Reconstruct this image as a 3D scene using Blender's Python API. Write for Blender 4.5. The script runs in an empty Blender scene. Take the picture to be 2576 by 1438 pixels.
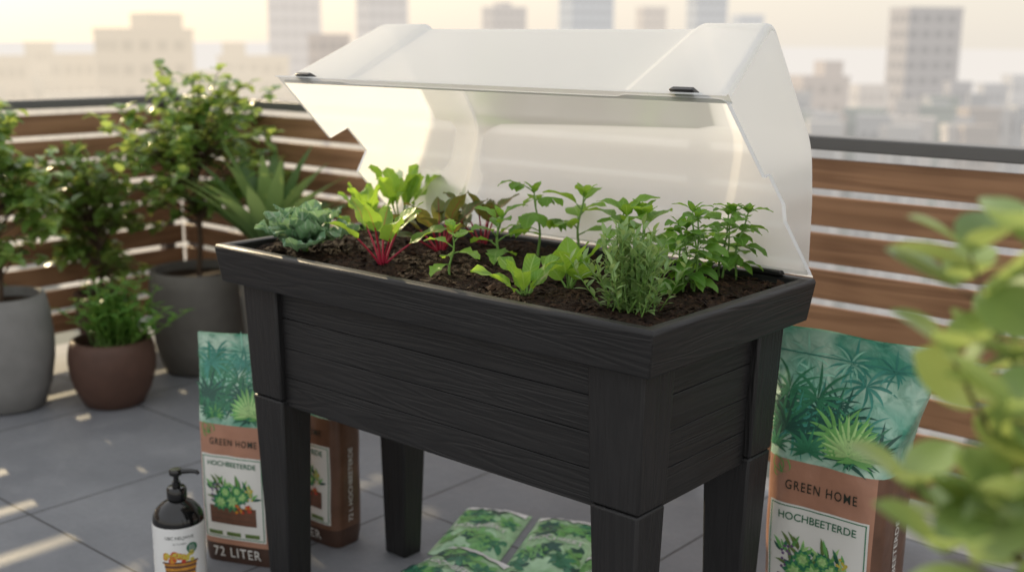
import bpy, math, random
from mathutils import Vector, Matrix, noise as mn
rnd=random.Random(11)
S=bpy.context.scene; COL=S.collection
S.view_settings.view_transform='Standard'; S.view_settings.look='None'; S.view_settings.exposure=0
RD=math.radians; pi=math.pi
sin,cos=math.sin,math.cos
# ------------------------------------------------------------------ camera
CAMP=Vector((2.1020,-1.4550,1.2807)); YAW,PITCH,ROLL,F=.7092,.2100,.0079,2912.75
L,D,H,HR=1.14,.5541,.8418,.082
CM=Matrix.Rotation(YAW,3,'Z')@Matrix.Rotation(pi/2-PITCH,3,'X')@Matrix.Rotation(ROLL,3,'Z')
cd=bpy.data.cameras.new('camera'); cam=bpy.data.objects.new('camera',cd); COL.objects.link(cam)
cam.location=CAMP; cam.rotation_euler=CM.to_euler()
cd.sensor_width=36; cd.lens=36*F/2576; cd.clip_end=20000; cd.clip_start=.02
cd.dof.use_dof=True; cd.dof.focus_distance=2.05; cd.dof.aperture_fstop=2.6
S.camera=cam
def ray(px,py): return CM@Vector(((px-1288)/F,(719-py)/F,-1))
def ground(px,py,z=0):
    d=ray(px,py); return CAMP+d*((z-CAMP.z)/d.z)
def aty(px,py,y):
    d=ray(px,py); return CAMP+d*((y-CAMP.y)/d.y)
def atd(px,py,dep): return CAMP+ray(px,py)*dep
CR=CM@Vector((1,0,0)); CR.z=0; CR.normalize()
# ------------------------------------------------------------------ light
AZ=RD(-77); EL=RD(18.5)
SD=Vector((sin(AZ)*cos(EL),cos(AZ)*cos(EL),sin(EL)))
sl=bpy.data.lights.new('sun','SUN'); sl.energy=5.0; sl.angle=RD(.6); sl.color=(1,.80,.50)
so=bpy.data.objects.new('sun',sl); COL.objects.link(so); so.rotation_euler=(-SD).to_track_quat('-Z','Y').to_euler()
W=bpy.data.worlds.new('World'); S.world=W; W.use_nodes=True
nt=W.node_tree; bg=nt.nodes['Background']; sk=nt.nodes.new('ShaderNodeTexSky'); sk.sky_type='NISHITA'
sk.sun_disc=False; sk.sun_elevation=EL; sk.sun_rotation=AZ%(2*pi); sk.air_density=1.0; sk.dust_density=2.0; sk.ozone_density=1.0
tc=nt.nodes.new('ShaderNodeTexCoord'); sx_=nt.nodes.new('ShaderNodeSeparateXYZ'); nt.links.new(tc.outputs['Generated'],sx_.inputs[0])
m1=nt.nodes.new('ShaderNodeMapRange'); nt.links.new(sx_.outputs[2],m1.inputs[0])
for i,v in enumerate((0.03,.40,0,1)): m1.inputs[i+1].default_value=v
hz_=nt.nodes.new('ShaderNodeMixRGB'); nt.links.new(m1.outputs[0],hz_.inputs[0]); hz_.inputs[1].default_value=(6.55,6.1,5.45,1); hz_.inputs[2].default_value=(7.8,7.8,7.9,1)
mxs=nt.nodes.new('ShaderNodeMixRGB'); mxs.inputs[0].default_value=.82
nt.links.new(sk.outputs[0],mxs.inputs[1]); nt.links.new(hz_.outputs[0],mxs.inputs[2]); nt.links.new(mxs.outputs[0],bg.inputs[0]); bg.inputs[1].default_value=.15
# ------------------------------------------------------------------ materials
class NT:
    def __init__(s,name):
        s.m=bpy.data.materials.new(name); s.m.use_nodes=True; s.t=s.m.node_tree; s.t.nodes.clear()
        s.out=s.n('ShaderNodeOutputMaterial')
    def n(s,typ,**k):
        x=s.t.nodes.new(typ)
        for a,b in k.items(): setattr(x,a,b)
        return x
    def put(s,sock,v):
        if isinstance(v,bpy.types.NodeSocket): s.t.links.new(v,sock)
        else:
            if hasattr(sock.default_value,'__len__') and not hasattr(v,'__len__'): v=[v]*len(sock.default_value)
            elif hasattr(v,'__len__') and len(v)==3 and len(sock.default_value)==4: v=(*v,1)
            sock.default_value=v
    def math(s,op,a,b=0.,c=0.):
        x=s.n('ShaderNodeMath',operation=op)
        for i,v in enumerate((a,b,c)): s.put(x.inputs[i],v)
        return x.outputs[0]
    def mix(s,f,a,b,mode='MIX'):
        x=s.n('ShaderNodeMixRGB',blend_type=mode); s.put(x.inputs[0],f); s.put(x.inputs[1],a); s.put(x.inputs[2],b); return x.outputs[0]
    def mr(s,v,a,b,c=0.,d=1.):
        x=s.n('ShaderNodeMapRange'); s.put(x.inputs[0],v)
        for i,q in enumerate((a,b,c,d)): x.inputs[i+1].default_value=q
        return x.outputs[0]
    def obj(s): return s.n('ShaderNodeTexCoord').outputs['Object']
    def map(s,v,scale):
        x=s.n('ShaderNodeMapping'); s.put(x.inputs[0],v); x.inputs['Scale'].default_value=scale; return x.outputs[0]
    def noise(s,v,scale,det=4.,dist=0.,rough=.5):
        x=s.n('ShaderNodeTexNoise'); s.put(x.inputs['Vector'],v); x.inputs['Scale'].default_value=scale
        x.inputs['Detail'].default_value=det; x.inputs['Distortion'].default_value=dist; x.inputs['Roughness'].default_value=rough
        return x.outputs['Fac']
    def bump(s,h,st=.3,dist=.01):
        x=s.n('ShaderNodeBump'); s.put(x.inputs['Height'],h); x.inputs['Strength'].default_value=st; x.inputs['Distance'].default_value=dist
        return x.outputs[0]
    def bsdf(s,col,rough=.5,spec=.5,nrm=None,metal=0.,em=None,emst=0.):
        x=s.n('ShaderNodeBsdfPrincipled'); s.put(x.inputs['Base Color'],col); s.put(x.inputs['Roughness'],rough)
        x.inputs['Specular IOR Level'].default_value=spec; x.inputs['Metallic'].default_value=metal
        if nrm is not None: s.put(x.inputs['Normal'],nrm)
        if em: s.put(x.inputs['Emission Color'],em); x.inputs['Emission Strength'].default_value=emst
        return x.outputs[0]
    def fin(s,sh): s.t.links.new(sh,s.out.inputs[0]); return s.m
def plain(name,col,rough=.5,spec=.5,var=.15,sc=20,bump=0,metal=0.,bd=.004):
    t=NT(name); n=t.noise(t.obj(),sc,3.)
    c=t.mix(n,[x*(1-var) for x in col],[min(1,x*(1+var)) for x in col])
    return t.fin(t.bsdf(c,rough,spec,t.bump(n,bump,bd) if bump else None,metal))
def grain(name,axis,c1,c2,rough=.45,bump=.35,lines=26,al=1.5,ac=11,spec=.5):
    t=NT(name); sc=[ac]*3; sc[axis]=al
    v=t.map(t.obj(),sc)
    n=t.noise(v,1.,3.,.5); w=t.math('SINE',t.math('MULTIPLY',n,lines*6.283/4))
    fine=[260]*3; fine[axis]=9
    n2=t.noise(t.map(t.obj(),fine),1.,2.)
    h=t.math('ADD',t.math('MULTIPLY',w,.5),t.math('MULTIPLY',n2,.9))
    big=t.noise(t.obj(),3.,2.)
    f=t.math('ADD',t.mr(w,-1,1,0,.4),t.mr(big,.3,.7,0,.6))
    return t.fin(t.bsdf(t.mix(f,c1,c2),t.mr(n2,.3,.7,rough-.06,rough+.10),spec,t.bump(h,bump,.0018)))
def leafmat(name,c1,c2,vein,tr,rough=.42,tl=.38,side=8,vs=.5,spec=.4,simple=False):
    t=NT(name)
    ti=t.n('ShaderNodeUVMap',uv_map='tint').outputs[0]; st=t.n('ShaderNodeSeparateXYZ'); t.put(st.inputs[0],ti)
    if simple:
        c=t.mix(st.outputs[0],c1,c2); p=t.bsdf(c,rough,spec); tc=t.mix(st.outputs[0],[q*.7 for q in tr],tr)
    else:
        uv=t.n('ShaderNodeUVMap',uv_map='UVMap').outputs[0]; sp=t.n('ShaderNodeSeparateXYZ'); t.put(sp.inputs[0],uv)
        a=t.math('MULTIPLY',t.math('ABSOLUTE',t.math('SUBTRACT',sp.outputs[0],.5)),2.)
        mid=t.mr(a,.04,.12,1.,0.)
        sv=t.mr(t.math('SINE',t.math('MULTIPLY',t.math('SUBTRACT',t.math('MULTIPLY',sp.outputs[1],float(side)),t.math('MULTIPLY',a,1.7)),6.283)),.72,1.,0.,vs)
        v=t.math('MAXIMUM',mid,sv)
        n=t.noise(t.obj(),45.,2.)
        f=t.math('ADD',t.math('MULTIPLY',st.outputs[0],.75),t.mr(n,.3,.7,-.05,.3))
        c=t.mix(v,t.mix(f,c1,c2),vein)
        p=t.bsdf(c,rough,spec,t.bump(t.math('SUBTRACT',t.math('MULTIPLY',n,.5),v),.35,.003))
        tc=t.mix(v,t.mix(st.outputs[0],[q*.75 for q in tr],tr),[q*.7+.2*w for q,w in zip(tr,vein)])
    x=t.n('ShaderNodeBsdfTranslucent'); t.put(x.inputs[0],tc)
    m=t.n('ShaderNodeMixShader'); m.inputs[0].default_value=tl; t.put(m.inputs[1],p); t.put(m.inputs[2],x.outputs[0])
    return t.fin(m.outputs[0])
M={}
K1,K2=(.0100,.0097,.0100),(.0190,.0184,.0187)
M['black_x']=grain('charcoal_grain_x',0,K1,K2,.5,.42,46,1.2,18,.38)
M['black_y']=grain('charcoal_grain_y',1,K1,K2,.5,.42,46,1.2,18,.38)
M['black_z']=grain('charcoal_grain_z',2,K1,K2,.5,.34,46,1.2,18,.38)
M['wood_x']=grain('brown_wood',0,(.18,.088,.045),(.43,.235,.125),.5,.3,18,.9,16,.35)
M['metal']=plain('grey_metal',(.12,.116,.112),.4,.5,.1,8)
M['clip']=plain('black_clip',(.012,.012,.012),.4)
M['pot_grey']=plain('grey_concrete',(.22,.215,.205),.75,.3,.22,14,.3)
M['pot_brown']=plain('brown_clay',(.090,.048,.034),.62,.35,.25,18,.3)
M['pot_taupe']=plain('taupe_concrete',(.14,.13,.115),.7,.3,.22,14,.3)
M['bark']=plain('bark',(.09,.06,.04),.8,.2,.4,60)
M['stem']=plain('green_stem',(.16,.30,.06),.5,.4,.2,60)
M['redstem']=plain('red_stalk',(.34,.018,.045),.4,.5,.3,60)
M['lettuce']=leafmat('lettuce_leaf',(.13,.31,.03),(.25,.46,.06),(.38,.58,.16),(.54,.82,.08),.42,.42)
M['spinach']=leafmat('broad_leaf',(.11,.28,.03),(.20,.41,.05),(.32,.52,.14),(.48,.76,.07),.42,.42)
M['seedling']=leafmat('seedling_leaf',(.09,.24,.03),(.18,.38,.055),(.25,.44,.10),(.42,.70,.07),.42,.42)
M['mint']=leafmat('mint_leaf',(.085,.23,.03),(.18,.38,.055),(.20,.38,.09),(.42,.70,.08),.42,.42)
M['chard']=leafmat('chard_leaf',(.11,.25,.03),(.20,.38,.05),(.30,.12,.05),(.44,.68,.08),.35,.40,7,.2)
M['redchard']=leafmat('dark_chard_leaf',(.05,.10,.03),(.12,.18,.04),(.24,.03,.04),(.28,.27,.06),.35,.34,7,.35)
M['cabbage']=leafmat('cabbage_leaf',(.14,.29,.16),(.23,.39,.21),(.46,.58,.42),(.32,.52,.25),.5,.3,7,.8)
M['herb']=leafmat('herb_leaf',(.16,.29,.10),(.30,.44,.17),(.22,.34,.16),(.50,.66,.20),.5,.36,simple=True)
M['shrub']=leafmat('shrub_leaf',(.080,.18,.04),(.21,.35,.09),(.10,.18,.06),(.60,.74,.17),.28,.42,8,.3,.9,True)
M['lowbush']=leafmat('low_bush_leaf',(.07,.20,.035),(.17,.36,.07),(.12,.25,.07),(.42,.62,.10),.4,.36,simple=True)
M['spiky']=leafmat('spiky_leaf',(.09,.19,.07),(.18,.30,.11),(.10,.19,.08),(.48,.62,.18),.4,.36,2,0.,simple=True)
M['fore']=leafmat('glossy_leaf',(.085,.17,.045),(.28,.39,.13),(.26,.33,.15),(.58,.70,.22),.33,.38,9,.3,.7,True)
def soilmat():
    t=NT('dark_soil'); ti=t.n('ShaderNodeUVMap',uv_map='tint').outputs[0]; st=t.n('ShaderNodeSeparateXYZ'); t.put(st.inputs[0],ti)
    n=t.noise(t.obj(),140.,4.,.4,.65); f=t.math('ADD',t.math('MULTIPLY',st.outputs[0],.7),t.mr(n,.35,.75,-.2,.5))
    return t.fin(t.bsdf(t.mix(f,(.009,.0055,.0035),(.080,.043,.024)),.85,.2,t.bump(n,.9,.006)))
M['soil']=soilmat()
def lidmat(name,dc=.97,tlf=.52,tpf=.10):
    t=NT(name)
    d=t.n('ShaderNodeBsdfDiffuse'); t.put(d.inputs[0],(dc,dc,dc,1))
    tr=t.n('ShaderNodeBsdfTranslucent'); t.put(tr.inputs[0],(.99,.985,.975,1))
    tp=t.n('ShaderNodeBsdfTransparent'); t.put(tp.inputs[0],(1,1,1,1))
    g=t.n('ShaderNodeBsdfGlossy'); g.inputs['Roughness'].default_value=.25
    def mx(f,a,b):
        m=t.n('ShaderNodeMixShader'); t.put(m.inputs[0],f); t.put(m.inputs[1],a); t.put(m.inputs[2],b); return m.outputs[0]
    fr=t.n('ShaderNodeFresnel'); fr.inputs[0].default_value=1.4
    a=mx(tlf,d.outputs[0],tr.outputs[0])
    if tpf: a=mx(tpf,a,tp.outputs[0])
    return t.fin(mx(t.math('MULTIPLY',fr.outputs[0],.5),a,g.outputs[0]))
M['lid']=lidmat('frosted_plastic'); M['lidrim']=lidmat('frosted_plastic_edge',.95,.55,.05)
SP=.725
g0=ground(75,1293)
def floormat():
    t=NT('grey_tiles'); sp=t.n('ShaderNodeSeparateXYZ'); o=t.obj(); t.put(sp.inputs[0],o)
    def seam(s,o0):
        x=t.math('FRACT',t.math('MULTIPLY',t.math('ADD',s,-o0+SP*20),1/SP)); x=t.math('ABSOLUTE',t.math('SUBTRACT',x,.5))
        return t.mr(x,.4945,.4965,0.,1.)
    m=t.math('MAXIMUM',seam(sp.outputs[0],g0.x),seam(sp.outputs[1],g0.y))
    n=t.noise(o,3.,4.,.3); n2=t.noise(o,60.,2.); n3=t.noise(o,9.,4.,.8)
    c=t.mix(t.mr(n,.3,.7),(.175,.181,.195),(.235,.241,.255)); c=t.mix(t.mr(n2,.35,.7,0.,.25),c,(.14,.144,.155)); c=t.mix(t.mr(n3,.55,.75,0.,.3),c,(.27,.271,.275))
    c=t.mix(m,c,(.06,.06,.062))
    return t.fin(t.bsdf(c,t.mr(n3,.3,.7,.42,.62),.4,t.bump(t.math('SUBTRACT',t.math('MULTIPLY',n2,.15),m),.4,.004)))
M['floor']=floormat()
# ------------------------------------------------------------------ mesh builder
INV={}
class MB:
    def __init__(s): s.v=[];s.f=[];s.uv=[];s.t=[];s.m=[]
    def face(s,idx,uv=None,t=.5,mi=0):
        s.f.append(idx); s.uv.append(uv or [(0,0)]*len(idx)); s.t.append(t); s.m.append(mi)
    def poly(s,pts,t=.5,mi=0):
        b=len(s.v); s.v+=[tuple(p) for p in pts]; s.face(list(range(b,b+len(pts))),None,t,mi)
    def grid(s,P,t=.5,mi=0,mif=None):
        b=len(s.v); nr=len(P); nc=len(P[0])
        for r in P: s.v+=[tuple(p) for p in r]
        for i in range(nr-1):
            for j in range(nc-1):
                k=b+i*nc+j
                s.face([k,k+1,k+nc+1,k+nc],[(j/(nc-1),i/(nr-1)),((j+1)/(nc-1),i/(nr-1)),((j+1)/(nc-1),(i+1)/(nr-1)),(j/(nc-1),(i+1)/(nr-1))],t,mif(i,j) if mif else mi)
    def hexa(s,b4,t4,mi=0,t=.5):
        b=len(s.v); s.v+=[tuple(p) for p in b4]+[tuple(p) for p in t4]
        for q in ([3,2,1,0],[4,5,6,7],[0,1,5,4],[1,2,6,5],[2,3,7,6],[3,0,4,7]): s.face([b+i for i in q],None,t,mi)
    def box(s,x0,x1,y0,y1,z0,z1,mi=0,t=.5):
        s.hexa([(x0,y0,z0),(x1,y0,z0),(x1,y1,z0),(x0,y1,z0)],[(x0,y0,z1),(x1,y0,z1),(x1,y1,z1),(x0,y1,z1)],mi,t)
    def tube(s,pts,rads,n=6,mi=0,t=.5):
        pts=[Vector(p) for p in pts]
        if not hasattr(rads,'__len__'): rads=[rads]*len(pts)
        b=len(s.v)
        for i,p in enumerate(pts):
            d=(pts[min(i+1,len(pts)-1)]-pts[max(i-1,0)]).normalized()
            a=d.cross(Vector((0,0,1)) if abs(d.z)<.9 else Vector((1,0,0))).normalized(); c=d.cross(a)
            for k in range(n):
                an=2*pi*k/n; s.v.append(tuple(p+(a*cos(an)+c*sin(an))*rads[i]))
        for i in range(len(pts)-1):
            for k in range(n):
                s.face([b+i*n+k,b+i*n+(k+1)%n,b+(i+1)*n+(k+1)%n,b+(i+1)*n+k],None,t,mi)
        s.face([b+k for k in range(n)][::-1],None,t,mi); e=b+(len(pts)-1)*n; s.face([e+k for k in range(n)],None,t,mi)
    def lathe(s,prof,n=40,c=(0,0,0),mi=0):
        b=len(s.v)
        for r,z in prof:
            for k in range(n): s.v.append((c[0]+r*cos(2*pi*k/n),c[1]+r*sin(2*pi*k/n),c[2]+z))
        for i in range(len(prof)-1):
            for k in range(n): s.face([b+i*n+k,b+i*n+(k+1)%n,b+(i+1)*n+(k+1)%n,b+(i+1)*n+k],None,.5,mi)
    def build(s,name,mats,parent=None,local=False,smooth=True,bevel=0,sharp=38):
        if not isinstance(mats,(list,tuple)): mats=[mats]
        vs=s.v
        if parent is not None and not local:
            iv=INV[parent.name]; vs=[tuple(iv@Vector(p)) for p in vs]
        me=bpy.data.meshes.new(name); me.from_pydata(vs,[],s.f)
        for nme in ('UVMap','tint'):
            ul=me.uv_layers.new(name=nme); fl=[]
            if nme=='UVMap':
                for q in s.uv:
                    for a in q: fl+=a
            else:
                for q,t in zip(s.uv,s.t): fl+=[t,0.]*len(q)
            ul.data.foreach_set('uv',fl)
        me.polygons.foreach_set('material_index',s.m)
        me.polygons.foreach_set('use_smooth',[smooth]*len(s.f))
        for m in mats: me.materials.append(m)
        me.update()
        if smooth: me.set_sharp_from_angle(angle=RD(sharp))
        o=bpy.data.objects.new(name,me); COL.objects.link(o)
        if parent is not None: o.parent=parent; INV[o.name]=INV[parent.name]
        else: INV[o.name]=Matrix.Identity(4)
        if bevel:
            md=o.modifiers.new('bevel','BEVEL'); md.width=bevel; md.segments=2; md.limit_method='ANGLE'; md.angle_limit=RD(35)
        return o
def tag(o,label=None,cat=None,group=None,kind=None):
    if label: o['label']=label
    if cat: o['category']=cat
    if group: o['group']=group
    if kind: o['kind']=kind
    return o
def thing(name,label,cat,loc=(0,0,0),rz=0,group=None):
    o=bpy.data.objects.new(name,None); COL.objects.link(o); o.location=loc; o.rotation_euler=(0,0,rz); o.empty_display_size=.05
    INV[o.name]=(Matrix.Translation(Vector(loc))@Matrix.Rotation(rz,4,'Z')).inverted()
    return tag(o,label,cat,group)
# ------------------------------------------------------------------ leaves
def shape(kind,s):
    if kind=='ov': return max(0,sin(pi*min(1,s)**.72))**.85
    if kind=='obov': return max(0,sin(pi*min(1,s)**1.15))**.62
    if kind=='lance': return max(0,sin(pi*s**.85))
    if kind=='spoon': return min(1,1.75*(s**.95)*(1-s)**.42*1.05)+.05*(1-s)
    if kind=='round': return math.sqrt(max(0,1-(2*s-1)**2))**.9
    if kind=='lobed': return (max(0,sin(pi*s**.8))**.8)*(.66+.34*abs(cos(3.4*pi*s)))
    if kind=='blade': return min(1,(1-s)**.7*1.1)*(.6+.4*min(1,s*4))
def leaf(mb,base,az,elev,Ln,Wd,droop=.8,fold=.25,wave=0.,kind='ov',nu=7,nv=4,t=None,mi=0,crink=0.,roll=0.,cup=0.):
    if t is None: t=rnd.random()
    ax=Vector((sin(az),cos(az),0)); side=Vector((cos(az),-sin(az),0)); y=z=0.; P=[]; ph=rnd.random()*6; ds=Ln/nu; b=Vector(base)
    for i in range(nu+1):
        s=i/nu; a=elev-droop*s
        if i: y+=cos(a)*ds; z+=sin(a)*ds
        nrm=ax*(-sin(a))+Vector((0,0,cos(a)))
        sd=side*cos(roll)+nrm*sin(roll); n2=nrm*cos(roll)-side*sin(roll)
        w=Wd*.5*shape(kind,s); row=[]
        for j in range(nv+1):
            u=2*j/nv-1
            off=fold*abs(u)*w+cup*u*u*w+wave*Wd*u*u*sin(s*11+ph+(2 if u>0 else 0))
            p=b+ax*y+Vector((0,0,z))+sd*(u*w)
            if crink: off+=crink*Wd*mn.noise(p*95)
            row.append(p+n2*off)
        P.append(row)
    mb.grid(P,t,mi)
def arc(b,az,elev,Ln,droop,n=5):
    b=Vector(b); ax=Vector((sin(az),cos(az),0)); P=[b.copy()]; p=b.copy()
    for i in range(n):
        a=elev-droop*(i+.5)/n; p=p+(ax*cos(a)+Vector((0,0,sin(a))))*(Ln/n); P.append(p.copy())
    return P,elev-droop
# ------------------------------------------------------------------ setting
mb=MB(); mb.box(-2.44,4.2,-4.2,1.54,-.5,0)
tag(mb.build('terrace_floor',M['floor'],smooth=False),kind='structure')
HZ=(1.0,.86,.70)
def citymat(name,col,haze_glow,hz=HZ,dist=False):
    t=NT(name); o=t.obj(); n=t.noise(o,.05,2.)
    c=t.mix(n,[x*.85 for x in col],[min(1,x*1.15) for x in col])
    p=t.bsdf(c,.8,.2); e=t.n('ShaderNodeEmission'); t.put(e.inputs[0],hz); e.inputs[1].default_value=.92  # aerial haze painted as emission, so facades and ground glow by themselves
    f=haze_glow
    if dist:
        ln=t.n('ShaderNodeVectorMath',operation='LENGTH'); t.put(ln.inputs[0],o); f=t.mr(ln.outputs['Value'],130,440,.05,.98)  # painted haze glow grows with distance over the ground
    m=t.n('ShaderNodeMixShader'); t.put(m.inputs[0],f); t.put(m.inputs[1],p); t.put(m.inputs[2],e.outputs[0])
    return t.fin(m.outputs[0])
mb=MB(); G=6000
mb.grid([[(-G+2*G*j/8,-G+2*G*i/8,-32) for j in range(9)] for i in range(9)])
tag(mb.build('city_ground',citymat('haze_glow_ground',(.11,.12,.10),.5,(1.0,.94,.875),True),smooth=False),kind='structure')
# ------------------------------------------------------------------ railings
ZR=1.035
def railing(label,o,rz,ln,posts):
    t=thing('slatted_railing',label,'railing',o,rz,None)
    m=MB()
    for k in range(9):
        z=.090+k*.1003; dx=rnd.uniform(-.002,.002); m.box(0,ln,-.008+dx,.008+dx,z,z+.081)
    m.build('slat_panel',M['wood_x'],t,True,bevel=.003)
    m=MB(); m.box(-.03,ln,-.036,.036,ZR-.036,ZR); m.build('top_rail',M['metal'],t,True,bevel=.004)
    for x in posts:
        m=MB(); m.box(x-.025,x+.025,.012,.060,0,ZR-.037); m.build('post',M['metal'],t,True,bevel=.003)
    return t
YF=1.45; XF=-2.30
railing('long wood slat railing with dark top rail running behind the raised planter',(XF,YF,0),0,6.2,[.02,1.3,2.6,3.9,5.2])
railing('wood slat railing on the left side behind the potted shrubs',(XF,-2.6,0),RD(90),4.03,[.6,1.9,3.1,3.98])
# ------------------------------------------------------------------ planter
pl=thing('raised_planter','dark charcoal wood-grain raised planter on legs with its frosted lid propped open','planter',(L/2,D/2,0))
zb=.5*(aty(720,1045,.03).z+aty(1475,1288,.03).z)
zt=H-HR
m=MB(); wt=.026
def ring(x0,x1,y0,y1,z): return [(x0,y0,z),(x1,y0,z),(x1,y1,z),(x0,y1,z)]
R0=[ring(.010,L-.010,.010,D-.010,zt),ring(0,L,0,D,H-.006),ring(.004,L-.004,.004,D-.004,H),ring(wt-.003,L-wt+.003,wt-.003,D-wt+.003,H),ring(wt,L-wt,wt,D-wt,H-.004),ring(wt+.006,L-wt-.006,wt+.006,D-wt-.006,zt-.004),ring(.05,L-.05,.05,D-.05,zt-.006)]
b=len(m.v)
for r in R0: m.v+=r
for i in range(len(R0)):
    for k in range(4):
        a=b+i*4; c=b+((i+1)%len(R0))*4
        m.face([a+k,a+(k+1)%4,c+(k+1)%4,c+k],None,.5,0 if k%2==0 else 1)
m.build('rim',[M['black_x'],M['black_y']],pl,smooth=True,bevel=.003,sharp=30)
ins=.04
def tap(z): return .010*(zt-z)/(zt-zb)
def panel(axis,side):
    m=MB(); n=4; zs=[zb+(zt-.002-zb)*i/n for i in range(n+1)]
    for i in range(n):
        a=ins+.016
        def P(z,o):
            d=a+tap(z)+o
            if axis=='x':
                y=d if side==0 else D-d
                return [(ins+.05,y),(L-ins-.05,y)]
            x=d if side==0 else L-d
            return [(x,ins+.05),(x,D-ins-.05)]
        z0,z1=zs[i]+(.0012 if i else 0),zs[i+1]
        lo=P(z0,0); lb=P(z0,.016); hi=P(z1,0); hb=P(z1,.016)
        m.hexa([(*lo[0],z0),(*lo[1],z0),(*lb[1],z0),(*lb[0],z0)],[(*hi[0],z1),(*hi[1],z1),(*hb[1],z1),(*hb[0],z1)])
    lo=P(zb+.004,.004);lb=P(zb+.004,.02);hi=P(zt-.008,.004);hb=P(zt-.008,.02)
    m.hexa([(*lo[0],zb+.004),(*lo[1],zb+.004),(*lb[1],zb+.004),(*lb[0],zb+.004)],[(*hi[0],zt-.008),(*hi[1],zt-.008),(*hb[1],zt-.008),(*hb[0],zt-.008)])
    m.build('side_panel',M['black_x'] if axis=='x' else M['black_y'],pl,bevel=.0011)
for ax_ in 'xy':
    for sd in (0,1): panel(ax_,sd)
m=MB(); m.box(.08,L-.08,.08,D-.08,zb+.002,zb+.012); m.build('base_board',M['black_x'],pl)
lx,ly=.115,.095
for sx in (0,1):
    for sy in (0,1):
        def quad(z,wx,wy,o):
            x0=o; x1=o+wx; y0=o; y1=o+wy
            if sx: x0,x1=L-x1,L-x0
            if sy: y0,y1=D-y1,D-y0
            return [(x0,y0,z),(x1,y0,z),(x1,y1,z),(x0,y1,z)]
        zj=zb+.012
        m=MB(); m.hexa(quad(zj+.002,lx-.012,ly-.01,ins+tap(zj)),quad(zt-.003,lx,ly,ins)); lg=m.build('leg',M['black_z'],pl,bevel=.005)
        m=MB(); m.hexa(quad(0,lx-.045,ly-.035,ins+.028),quad(zj,lx-.014,ly-.012,ins+tap(zj)+.001)); m.build('leg_extension',M['black_z'],lg,bevel=.005)
# lid: moulded cover with flat facets, raised end bands and notched end panels
TH=.786; LW=.4816; HY,HZ0=D-.02,H+.006
cs,sn=cos(TH),sin(TH)
def LP(x,u,w): return (x,HY-u*cs+w*sn,HZ0+u*sn+w*cs)
cor=[((0,0),0),((.050,.136),.025),((.108,.230),.040),((.388,.279),.026),((LW,0),0)]
sm=[(0,0)]
for i in range(1,len(cor)):
    a=Vector((*cor[i-1][0],0)); b=Vector((*cor[i][0],0)); d=(b-a).normalized()
    s0=a+d*cor[i-1][1]; s1=b-d*cor[i][1]
    for k in range(1 ,5): 
        q=s0.lerp(s1,k/4); sm.append((q.x,q.y))
    if cor[i][1]:
        c=Vector((*cor[i+1][0],0)); e=b+(c-b).normalized()*cor[i][1]
        for k in range(1,9):
            t=k/8; q=s1*(1-t)**2+b*2*t*(1-t)+e*t*t; sm.append((q.x,q.y))
WM=.279; CX=.235; E0=.006; DR=.060
def top(u):
    for (u0,w0),(u1,w1) in zip(sm,sm[1:]):
        if u0<=u<=u1: return w0+(w1-w0)*(u-u0)/max(1e-6,u1-u0)
    return 0
def st(x,k,sc):
    u,w=sm[k]; return LP(x,CX+(u-CX)*(1-(1-sc)*.5),w*sc)
m=MB(); rows=[]
def lidrow(ex,inset,mir):
    r=[]
    for k,(u,w) in enumerate(sm):
        x=E0+DR*w/WM+ex; q=1-inset
        r.append(LP(L-x if mir else x,CX+(u-CX)*q,w*q))
    return r
EDGE=((0,.04),(.002,.020),(.006,.008),(.014,.001),(.020,0))
for ex,i_ in EDGE: rows.append(lidrow(ex,i_,0))
mid=((.125,1),(.203,1),(.209,.990),(.218,.962),(.225,.956),(.3,.954),(.45,.954))
for x,sc in mid: rows.append([st(x,k,sc) for k in range(len(sm))])
for x,sc in mid[::-1]: rows.append([st(L-x,k,sc) for k in range(len(sm))])
for ex,i_ in EDGE[::-1]: rows.append(lidrow(ex,i_,1))
m.grid(rows)
def nb(u,dp):
    a,b,c,d=LW*.34,LW*.385,LW*.565,LW*.60
    if u<=a or u>=d: return 0
    if u<b: return dp*(u-a)/(b-a)
    if u>c: return dp*(d-u)/(d-c)
    return dp
q=1-.04
us=sorted(set([LW*i/48 for i in range(49)]+[LW*.34,LW*.385,LW*.565,LW*.60]))
NDP=(.05,.022)
for mir in (0,1):
    P=[]
    for j in range(6):
        r=[]
        for u in us:
            wt_=top(u); w0=min(nb(u,NDP[mir]),wt_*.98); w=(w0+(wt_-w0)*j/5)
            x=E0+DR*w/WM; r.append(LP(L-x if mir else x,CX+(u-CX)*q,w*q))
        P.append(r)
    m.grid(P)
lid=m.build('lid',M['lid'],pl,sharp=60)
lid['label']='frosted translucent arched lid standing open on its rear hinges'
def sheet(name,rows):
    m=MB(); m.grid(rows); m.build(name,M['lidrim'],lid,sharp=30)
sheet('front_edge',[[LP(x,LW-.012,.0015),LP(x,LW+.011,.0015),LP(x,LW+.013,-.0045)] for x in (-.004,L/2,L+.004)])
sheet('rear_edge',[[LP(x,.012,.001),LP(x,-.004,.001)] for x in (0,L/2,L)])
for mir in (0,1):
    rr=[]
    for u in us:
        w=nb(u,NDP[mir]); x=E0+DR*w/WM; xs=(x+.001,x-.007)
        uu=min(max(CX+(u-CX)*q,.008),LW-.006)
        rr.append([LP(L-x_ if mir else x_,uu,w*q+.0005) for x_ in xs])
    sheet('end_edge',rr)
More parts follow.
